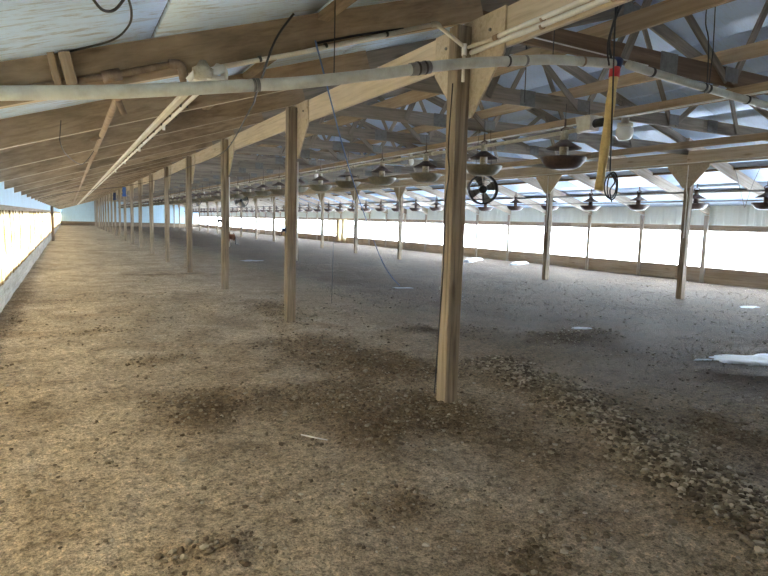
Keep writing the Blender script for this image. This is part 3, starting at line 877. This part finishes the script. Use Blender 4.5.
for z, r, mt, lb in ((2.875, .017, 'white_pvc', 'upper white pipe along the near end of the left girder'), (2.828, .019, 'white_pvc', 'lower white pipe along the near end of the left girder')):
    root = empty('water_pipe', (2.83, RF - .1, z))
    tube('pipe', [(2.83 if z < 2.85 else 2.845, RF - .09 if z < 2.85 else RF - .36, z), (2.845, RF - .5, z + .005), (2.845, -3.5, z + .005)], r, mt, root, 10)
    if z > 2.85: tube('pipe', [(2.80, RF - .09, z - .01), (2.845, RF - .37, z)], r * .8, 'pvc', root, 10); tube('coupling', [(2.845, RF - .36, z), (2.845, RF - .41, z)], r * 1.3, 'brown_pipe', root, 10)
    for yy in (3.2, 2.6, 1.6): tube('clip', [(2.85, yy, z), (2.85, yy + .02, z)], r * 1.25, 'brown_pipe', root, 8)
    tag(root, lb, 'pipe')
# regulator valve
root = empty('water_regulator', (.8, 3.95, 2.36))
vs, fs = lathe([(0, 0), (.06, 0), (.065, .02), (.065, .06), (.04, .075), (.02, .11), (0, .11)], 14)
link('regulator_body', mesh('regulator_body', vs, fs, True), 'feeder_neck', root, Matrix.Translation((.77, 3.96, 2.36)))
tube('valve', [(.80, 3.96, 2.4), (.9, 3.96, 2.44)], .028, 'white_pvc', root, 10)
tube('valve_elbow', smooth_path([(.9, 3.96, 2.36), (.905, 3.98, 2.43), (.87, 4.03, 2.46)], 4), .024, 'pvc', root, 10)
tube('sight_tube', [(.68, 3.96, 2.34), (.75, 3.96, 2.43)], .018, 'white_pvc', root, 10)
tube('valve', [(.79, 3.94, 2.37), (.9, 3.94, 2.37)], .016, 'white_pvc', root, 10)
tag(root, 'pale valve cluster where the left drinker line starts', 'valve')
# rusty gas pipe
root = empty('gas_pipe', (-.13, RF - .03, 2.2))
tube('pipe', smooth_path([(-.55, RF - .03, 2.09), (-.13, RF - .03, 2.215), (.24, RF - .03, 2.325), (.58, RF - .03, 2.435), (.65, RF - .03, 2.43), (.67, RF - .03, 2.28)], 5), .021, 'rust_pipe', root, 10)
tube('fitting', [(.20, RF - .03, 2.31), (.3, RF - .03, 2.345)], .036, 'rust_pipe', root, 10)
tube('fitting', smooth_path([(.58, RF - .03, 2.44), (.65, RF - .03, 2.44), (.67, RF - .03, 2.36)], 4), .03, 'rust_pipe', root, 10)
tag(root, 'rusty pipe bent along the nearest left rafter above the feed tube', 'pipe')
# cleat on the rafter
root = empty('wood_cleat', (.05, RF - .03, 2.22))
beam('block', (.04, RF - .035, 2.24), (.0, RF - .035, 2.42), .06, .09, 'brace', root, side=(0, 1, 0))
beam('block', (-.03, RF - .025, 2.22), (-.075, RF - .025, 2.44), .04, .06, 'rafter', root, side=(0, 1, 0))
tag(root, 'short wooden cleat nailed on the nearest left rafter', 'cleat')
# drinker line: cream batten with pipe, and brown gas line, below the left rafters
root = empty('drinker_line', (.85, Y0, 2.43))
y = Y0 - .1; k = 0
while y < 70:
    beam('strip', (.79, y, 2.405), (.79, y + S - .01, 2.405), .05, .04, 'pvc', root)
    tube('pipe', [(.845, y, 2.38), (.845, y + S, 2.38)], .015, 'white_pvc', root, 8)
    if y < 30:
        for q in range(7): tube('clip', [(.82, y + q*.58, 2.385), (.88, y + q*.58, 2.385)], .012, 'clip', root, 6)
    y += S
for q in range(4):
    tube('nipple', [(.845, 6.3 + q*2.3, 2.38), (.845, 6.3 + q*2.3, 2.33)], .014, 'white_pvc', root, 8)
tag(root, 'cream drinker line running under the left rafters into the distance', 'pipe')
root = empty('gas_line', (.3, Y0, 2.25))
y = Y0 - .1
while y < 70:
    tube('pipe', [(.3, y, 2.252), (.3, y + S, 2.252)], .025, 'brown_pipe', root, 8)
    tube('coupling', [(.3, y + S - .05, 2.252), (.3, y + S + .05, 2.252)], .033, 'brown_pipe', root, 8)
    y += S
tube('valve', [(.3, 4.35, 2.25), (.34, 4.35, 2.15)], .02, 'rust_pipe', root, 8)
tube('valve', [(.3, 6.5, 2.25), (.2, 6.5, 2.2)], .02, 'rust_pipe', root, 8)
tag(root, 'brown gas line running under the left rafters beside the drinker line', 'pipe')

# ================================================================== WIRES AND ROPES
def wire(nm, pts, r, mat, label, cat='wire', sub=6):
    tag(tube(nm, smooth_path(pts, sub), r, mat, None, 6), label, cat)
wire('black_cable', [(1.36, 3.95, rt(1.36) - .01), (1.25, 4.0, 2.68), (1.17, 4.03, 2.44), (1.28, 4.6, 2.41), (1.48, 5.5, 2.47), (2.07, 9.0, 2.48), (2.45, 12.5, 2.6), (2.6, 15.5, 2.68), (2.55, 20.3, 2.63), (1.53, 22, 2.41), (.6, 21.6, 2.25), (-.23, 21, 2.07), (-.8, 20.8, 1.9)], .008, 'cable', 'black cable draped past the left posts and across the aisle', 'cable')
wire('black_cable', [(.10, 3.0, rt(.1) - .012), (.16, 3.12, rt(.16) - .06), (.22, 3.18, rt(.22) - .05), (.27, 3.05, rt(.25) - .01)], .007, 'cable', 'small black cable loop under the ceiling at the upper left', 'cable')
wire('black_cable', [(.24, 2.95, rt(.2) - .01), (.30, 3.3, rt(.3) - .03), (.31, 3.6, rt(.31) - .03), (.24, 3.9, rt(.24) - .02), (.02, 4.05, rt(.02) - .01)], .006, 'cable', 'thin black cable curving under the ceiling to the first rafter', 'cable')
wire('blue_rope', [(1.56, RF - .04, 2.70), (1.58, RF - .06, 2.6), (2.7, 5.9, 1.95), (4.4, 8.5, .95), (5.6, 10.3, .42), (6.7, 11.9, .03)], .006, 'blue_rope', 'blue rope slanting from the rafter to the floor', 'rope')
wire('black_cable', [(1.56, RF - .03, 2.72), (1.9, RF - .03, 2.83), (2.25, RF - .03, 2.93)], .009, 'cable', 'short black cable along the first rafter by the blue rope', 'cable')
wire('hanging_wire', [(4.0, 9.5, 3.0), (4.0, 9.5, 2.4), (4.02, 9.5, 1.5), (4.0, 9.5, .06)], .0028, 'grey_wire', 'thin wire hanging to the floor beyond the second left post')
wire('hanging_wire', [(12.0, 7.57, 2.75), (12.0, 7.45, 2.4), (12.0, 7.3, 1.95)], .005, 'grey_wire', 'left one of two wires meeting above the right openings')
wire('hanging_wire', [(12.0, 7.05, 2.75), (12.0, 7.18, 2.4), (12.0, 7.29, 1.96)], .005, 'grey_wire', 'right one of two wires meeting above the right openings')
wire('hanging_wire', [(5.1, 6.0, 3.02), (5.1, 6.0, 3.4), (5.1, 6.02, rt(5.1))], .006, 'cable', 'short black wire hanging inside the second truss')
wire('truss_wire', sag((XL + .15, 3.9, 3.02), (XC - 2.4, 3.9, 2.98), .0, 4), .006, 'white_pvc', 'thin pale wire strung below the nearest truss')
wire('ceiling_wire', [(-.04, 6.09, 2.31), (-.05, 6.08, 2.2), (-.05, 6.1, 2.11), (0, 6.6, 2.05), (.15, 7.6, 2.05), (.3, 8.0, rb(.3) - .01)], .004, 'cable', 'thin wire looping under the left rafters near the gas line')

# ================================================================== WINCHES AND THINGS ON POSTS
def winch(row, i, side, z, mat, sz, label):
    X = XL; Y = Y0 + i * S
    cx, cy = (X - .065, Y) if side == 'x' else (X + .0, Y - .065)
    dv = Vector((-1, 0, 0)) if side == 'x' else (Vector((0, -1, 0)) if side == 'y' else Vector((1, 0, 0)))
    if side == 'X': cx = X + .065
    root = empty('hand_winch', (cx, cy, z))
    b = Vector((cx, cy, z))
    beam('plate', b + dv*.006 - Vector((0, 0, .1*sz)), b + dv*.006 + Vector((0, 0, .1*sz)), .07*sz if side != 'y' else .07*sz, .012, mat, root, side=dv)
    dr = tube('drum', [b + dv*.012, b + dv*.1*sz], .055*sz, mat, root, 12)
    tube('flange', [b + dv*.1*sz, b + dv*.115*sz], .085*sz, mat, dr, 14)
    cp = b + dv*.11*sz
    tube('crank', [cp, cp + dv*.03*sz, cp + dv*.035*sz - Vector((0, 0, .16*sz)), cp + dv*.1*sz - Vector((0, 0, .165*sz))], .011*sz, 'black', dr, 8)
    tag(root, label, 'winch')
winch('left', 1, 'x', 1.34, 'dark_blue', .5, 'dark blue hand winch on the second left post')
winch('left', 2, 'X', 1.1, 'rust', .95, 'rusty brown hand winch low on the third left post')
winch('left', 2, 'x', 1.42, 'black', .5, 'black hand winch on the left side of the third left post')
for i, z0, z1, mt, lb in ((8, 2.5, 3.02, 'blue', 'bright blue plastic wrapped around the top of a far left post'), (10, 2.45, 2.95, 'dark_blue', 'darker blue plastic wrapped around a farther left post')):
    Y = Y0 + i * S
    pts = [(XL, Y, z0 + (z1 - z0) * t / 6) for t in range(7)]
    o = tube('plastic_wrap', pts, [.125 + .02 * math.sin(t * 2.1) for t in range(7)], mt, None, 10)
    tag(o, lb, 'wrap')

# ================================================================== SNOW, SCRAPS, STONES, CLODS
def patch(nm, cx, cy, rx, ry, rot, mat, label, cat, h=.012, seed=1, n=40):
    rnd = random.Random(seed); base = fz(cx, cy)
    rings = 5; vs = [(0, 0, h)]; fs = []
    prof = [1 + .5 * noise.noise(Vector((math.cos(a*2*math.pi/n)*1.6, math.sin(a*2*math.pi/n)*1.6, seed*3.1))) + .3 * noise.noise(Vector((math.cos(a*2*math.pi/n)*6, math.sin(a*2*math.pi/n)*6, seed))) for a in range(n)]
    for r in range(1, rings + 1):
        t = r / rings
        for a in range(n):
            an = a * 2 * math.pi / n
            x = rx * t * prof[a] * math.cos(an); y = ry * t * prof[a] * math.sin(an)
            x, y = x*math.cos(rot) - y*math.sin(rot), x*math.sin(rot) + y*math.cos(rot)
            z = (fz(cx + x, cy + y) - base) + (h * (1 - t**6) + .004 * noise.noise(Vector((x*9, y*9, seed))) if r < rings else -.006)
            vs.append((x, y, z))
    fs += [[0, 1 + a, 1 + (a+1) % n] for a in range(n)]
    for r in range(rings - 1):
        for a in range(n):
            p = 1 + r*n; fs.append([p+a, p+n+a, p+n+(a+1) % n, p+(a+1) % n])
    o = link(nm, mesh(nm, vs, fs, True), mat, None, Matrix.Translation((cx, cy, base)))
    tag(o, label, cat)
patch('snow_patch', 7.1, 3.86, .62, .42, -.3, 'ice', 'bluish white snow patch on the floor at the right edge', 'snow', .02, 4)
patch('snow_patch', 6.33, 4.13, .13, .035, -.6, 'ice', 'small white snow sliver just left of the floor snow patch', 'snow', .012, 9)
patch('snow_patch', 6.62, 6.28, .17, .07, -.5, 'ice', 'small snow patch alone in the middle of the dark floor', 'snow', .012, 7)
patch('snow_patch', 6.75, 11.85, .26, .1, -.4, 'ice', 'white snow patch where the blue rope meets the floor', 'snow', .015, 12)
patch('snow_patch', 14.3, 16.7, .5, .22, .2, 'ice', 'small snow heap at the foot of the right wall, the nearer one', 'snow', .1, 15)
patch('snow_patch', 13.9, 18.9, .85, .25, .5, 'ice', 'wider snow heap at the foot of the right wall, farther off', 'snow', .1, 18)
patch('snow_patch', 11.8, 6.9, .3, .12, 0, 'ice', 'thin snow patch on the floor beyond the nearest right post', 'snow', .012, 21)
patch('snow_patch', 5.6, 20.5, .28, .5, .2, 'ice', 'far snow patch on the floor beside the third left post', 'snow', .015, 24)
tag(tube('quill', [(1.40, 3.84, fz(1.4, 3.84) + .012), (1.46, 3.76, fz(1.46, 3.76) + .014), (1.53, 3.67, fz(1.53, 3.67) + .01)], [.004, .006, .003], 'paper', None, 6), 'thin white quill lying on the dirt left of the foreground post', 'quill')

ico_bm = bmesh.new(); bmesh.ops.create_icosphere(ico_bm, subdivisions=1, radius=1)
IV = [v.co.copy() for v in ico_bm.verts]; IF = [[v.index for v in f.verts] for f in ico_bm.faces]; ico_bm.free()
def clod_geo(rnd, c, r, vs, fs):
    o = len(vs); a = rnd.uniform(0, 6.28); ca, sa = math.cos(a), math.sin(a)
    sx, sy, sz = rnd.uniform(.7, 1.4), rnd.uniform(.7, 1.2), rnd.uniform(.4, .8)
    for v in IV:
        k = r * rnd.uniform(.75, 1.2)
        x, y, z = v.x*k*sx, v.y*k*sy, v.z*k*sz
        vs.append((c[0] + x*ca - y*sa, c[1] + x*sa + y*ca, c[2] + z))
    fs += [[i + o for i in f] for f in IF]
rnd = random.Random(5)
# loose clods all over the near floor
vs, fs = [], []
for i in range(26000):
    y = 1.3 + 11 * rnd.random() ** 1.8; lim = .25 * y
    x = rnd.uniform(max(WL + .2, -.1 * y - .2), min(WR - .3, 1.9 * y + 1.0))
    dens = noise.noise(Vector((x * .8, y * .8, 2))) + .25
    if rnd.random() > .35 + dens: continue
    r = rnd.choice((.003, .0035, .004, .005, .006, .008, .0125)) * rnd.uniform(.7, 1.3) * (1 + y * .03)
    clod_geo(rnd, (x, y, fz(x, y) + r * .25), r, vs, fs)
o = link('dirt_clods', mesh('dirt_clods', vs, fs), 'clod')
tag(o, 'loose crumbs and clods of dry litter strewn over the floor', 'dirt', kind='stuff')
rc = random.Random(8)
vs, fs = [], []; tries = 0
while len(fs) < 20 * 9000 and tries < 60000:
    tries += 1
    y = 1.3 + 9 * rc.random() ** 1.3; x = rc.uniform(max(WL + .2, -.1*y - .2), min(7, 1.9*y + 1))
    if rc.random() > churn(x, y) * 1.1: continue
    r = rc.choice((.005, .006, .008, .01, .013, .018)) * rc.uniform(.7, 1.2)
    clod_geo(rc, (x, y, fz(x, y) + r * .3), r, vs, fs)
o = link('broken_litter', mesh('broken_litter', vs, fs), 'broken')
tag(o, 'dark crumbled litter heaped in patches around the left posts', 'dirt', kind='stuff')
# rubble in the windrow
vs, fs = [], []
for i in range(7000):
    y = 1.2 + 4.1 * rnd.random() ** 1.1
    x = ridge_x(y) + rnd.gauss(0, .17)
    r = rnd.choice((.007, .009, .012, .015, .02)) * rnd.uniform(.7, 1.3)
    clod_geo(rnd, (x, y, fz(x, y) + r * .35), r, vs, fs)
o = link('rubble_ridge', mesh('rubble_ridge', vs, fs), 'rubble')
tag(o, 'low ridge of broken rubble running past the foreground post', 'rubble', kind='stuff')
# larger pale stones along it
for i in range(46):
    y = 1.3 + 3.6 * rnd.random(); x = ridge_x(y) + rnd.gauss(-.1, .13); r = rnd.uniform(.016, .028)
    v2, f2 = [], []; clod_geo(rnd, (0, 0, 0), r, v2, f2)
    o = link('pale_stone', mesh('pale_stone', v2, f2), 'stone', None, Matrix.Translation((x, y, fz(x, y) + r * .35)))
    tag(o, 'small pale stone lying in the rubble ridge', 'stone', 'pale stones in the rubble ridge')
for i, (x, y) in enumerate(((.44, 2.68), (.40, 2.57), (.49, 2.6), (.36, 2.63))):
    v2, f2 = [], []; r = .022; clod_geo(rnd, (0, 0, 0), r, v2, f2)
    o = link('pale_stone', mesh('pale_stone', v2, f2), 'stone', None, Matrix.Translation((x, y, fz(x, y) + r * .35)))
    tag(o, 'pale stone in a small cluster on the dirt at lower left', 'stone', 'stones at lower left')

if USE_PORTALS:
    portal((WR + .12, (YN + YF) / 2, .98), (0, math.pi/2, 0), 1.1, YF - YN)
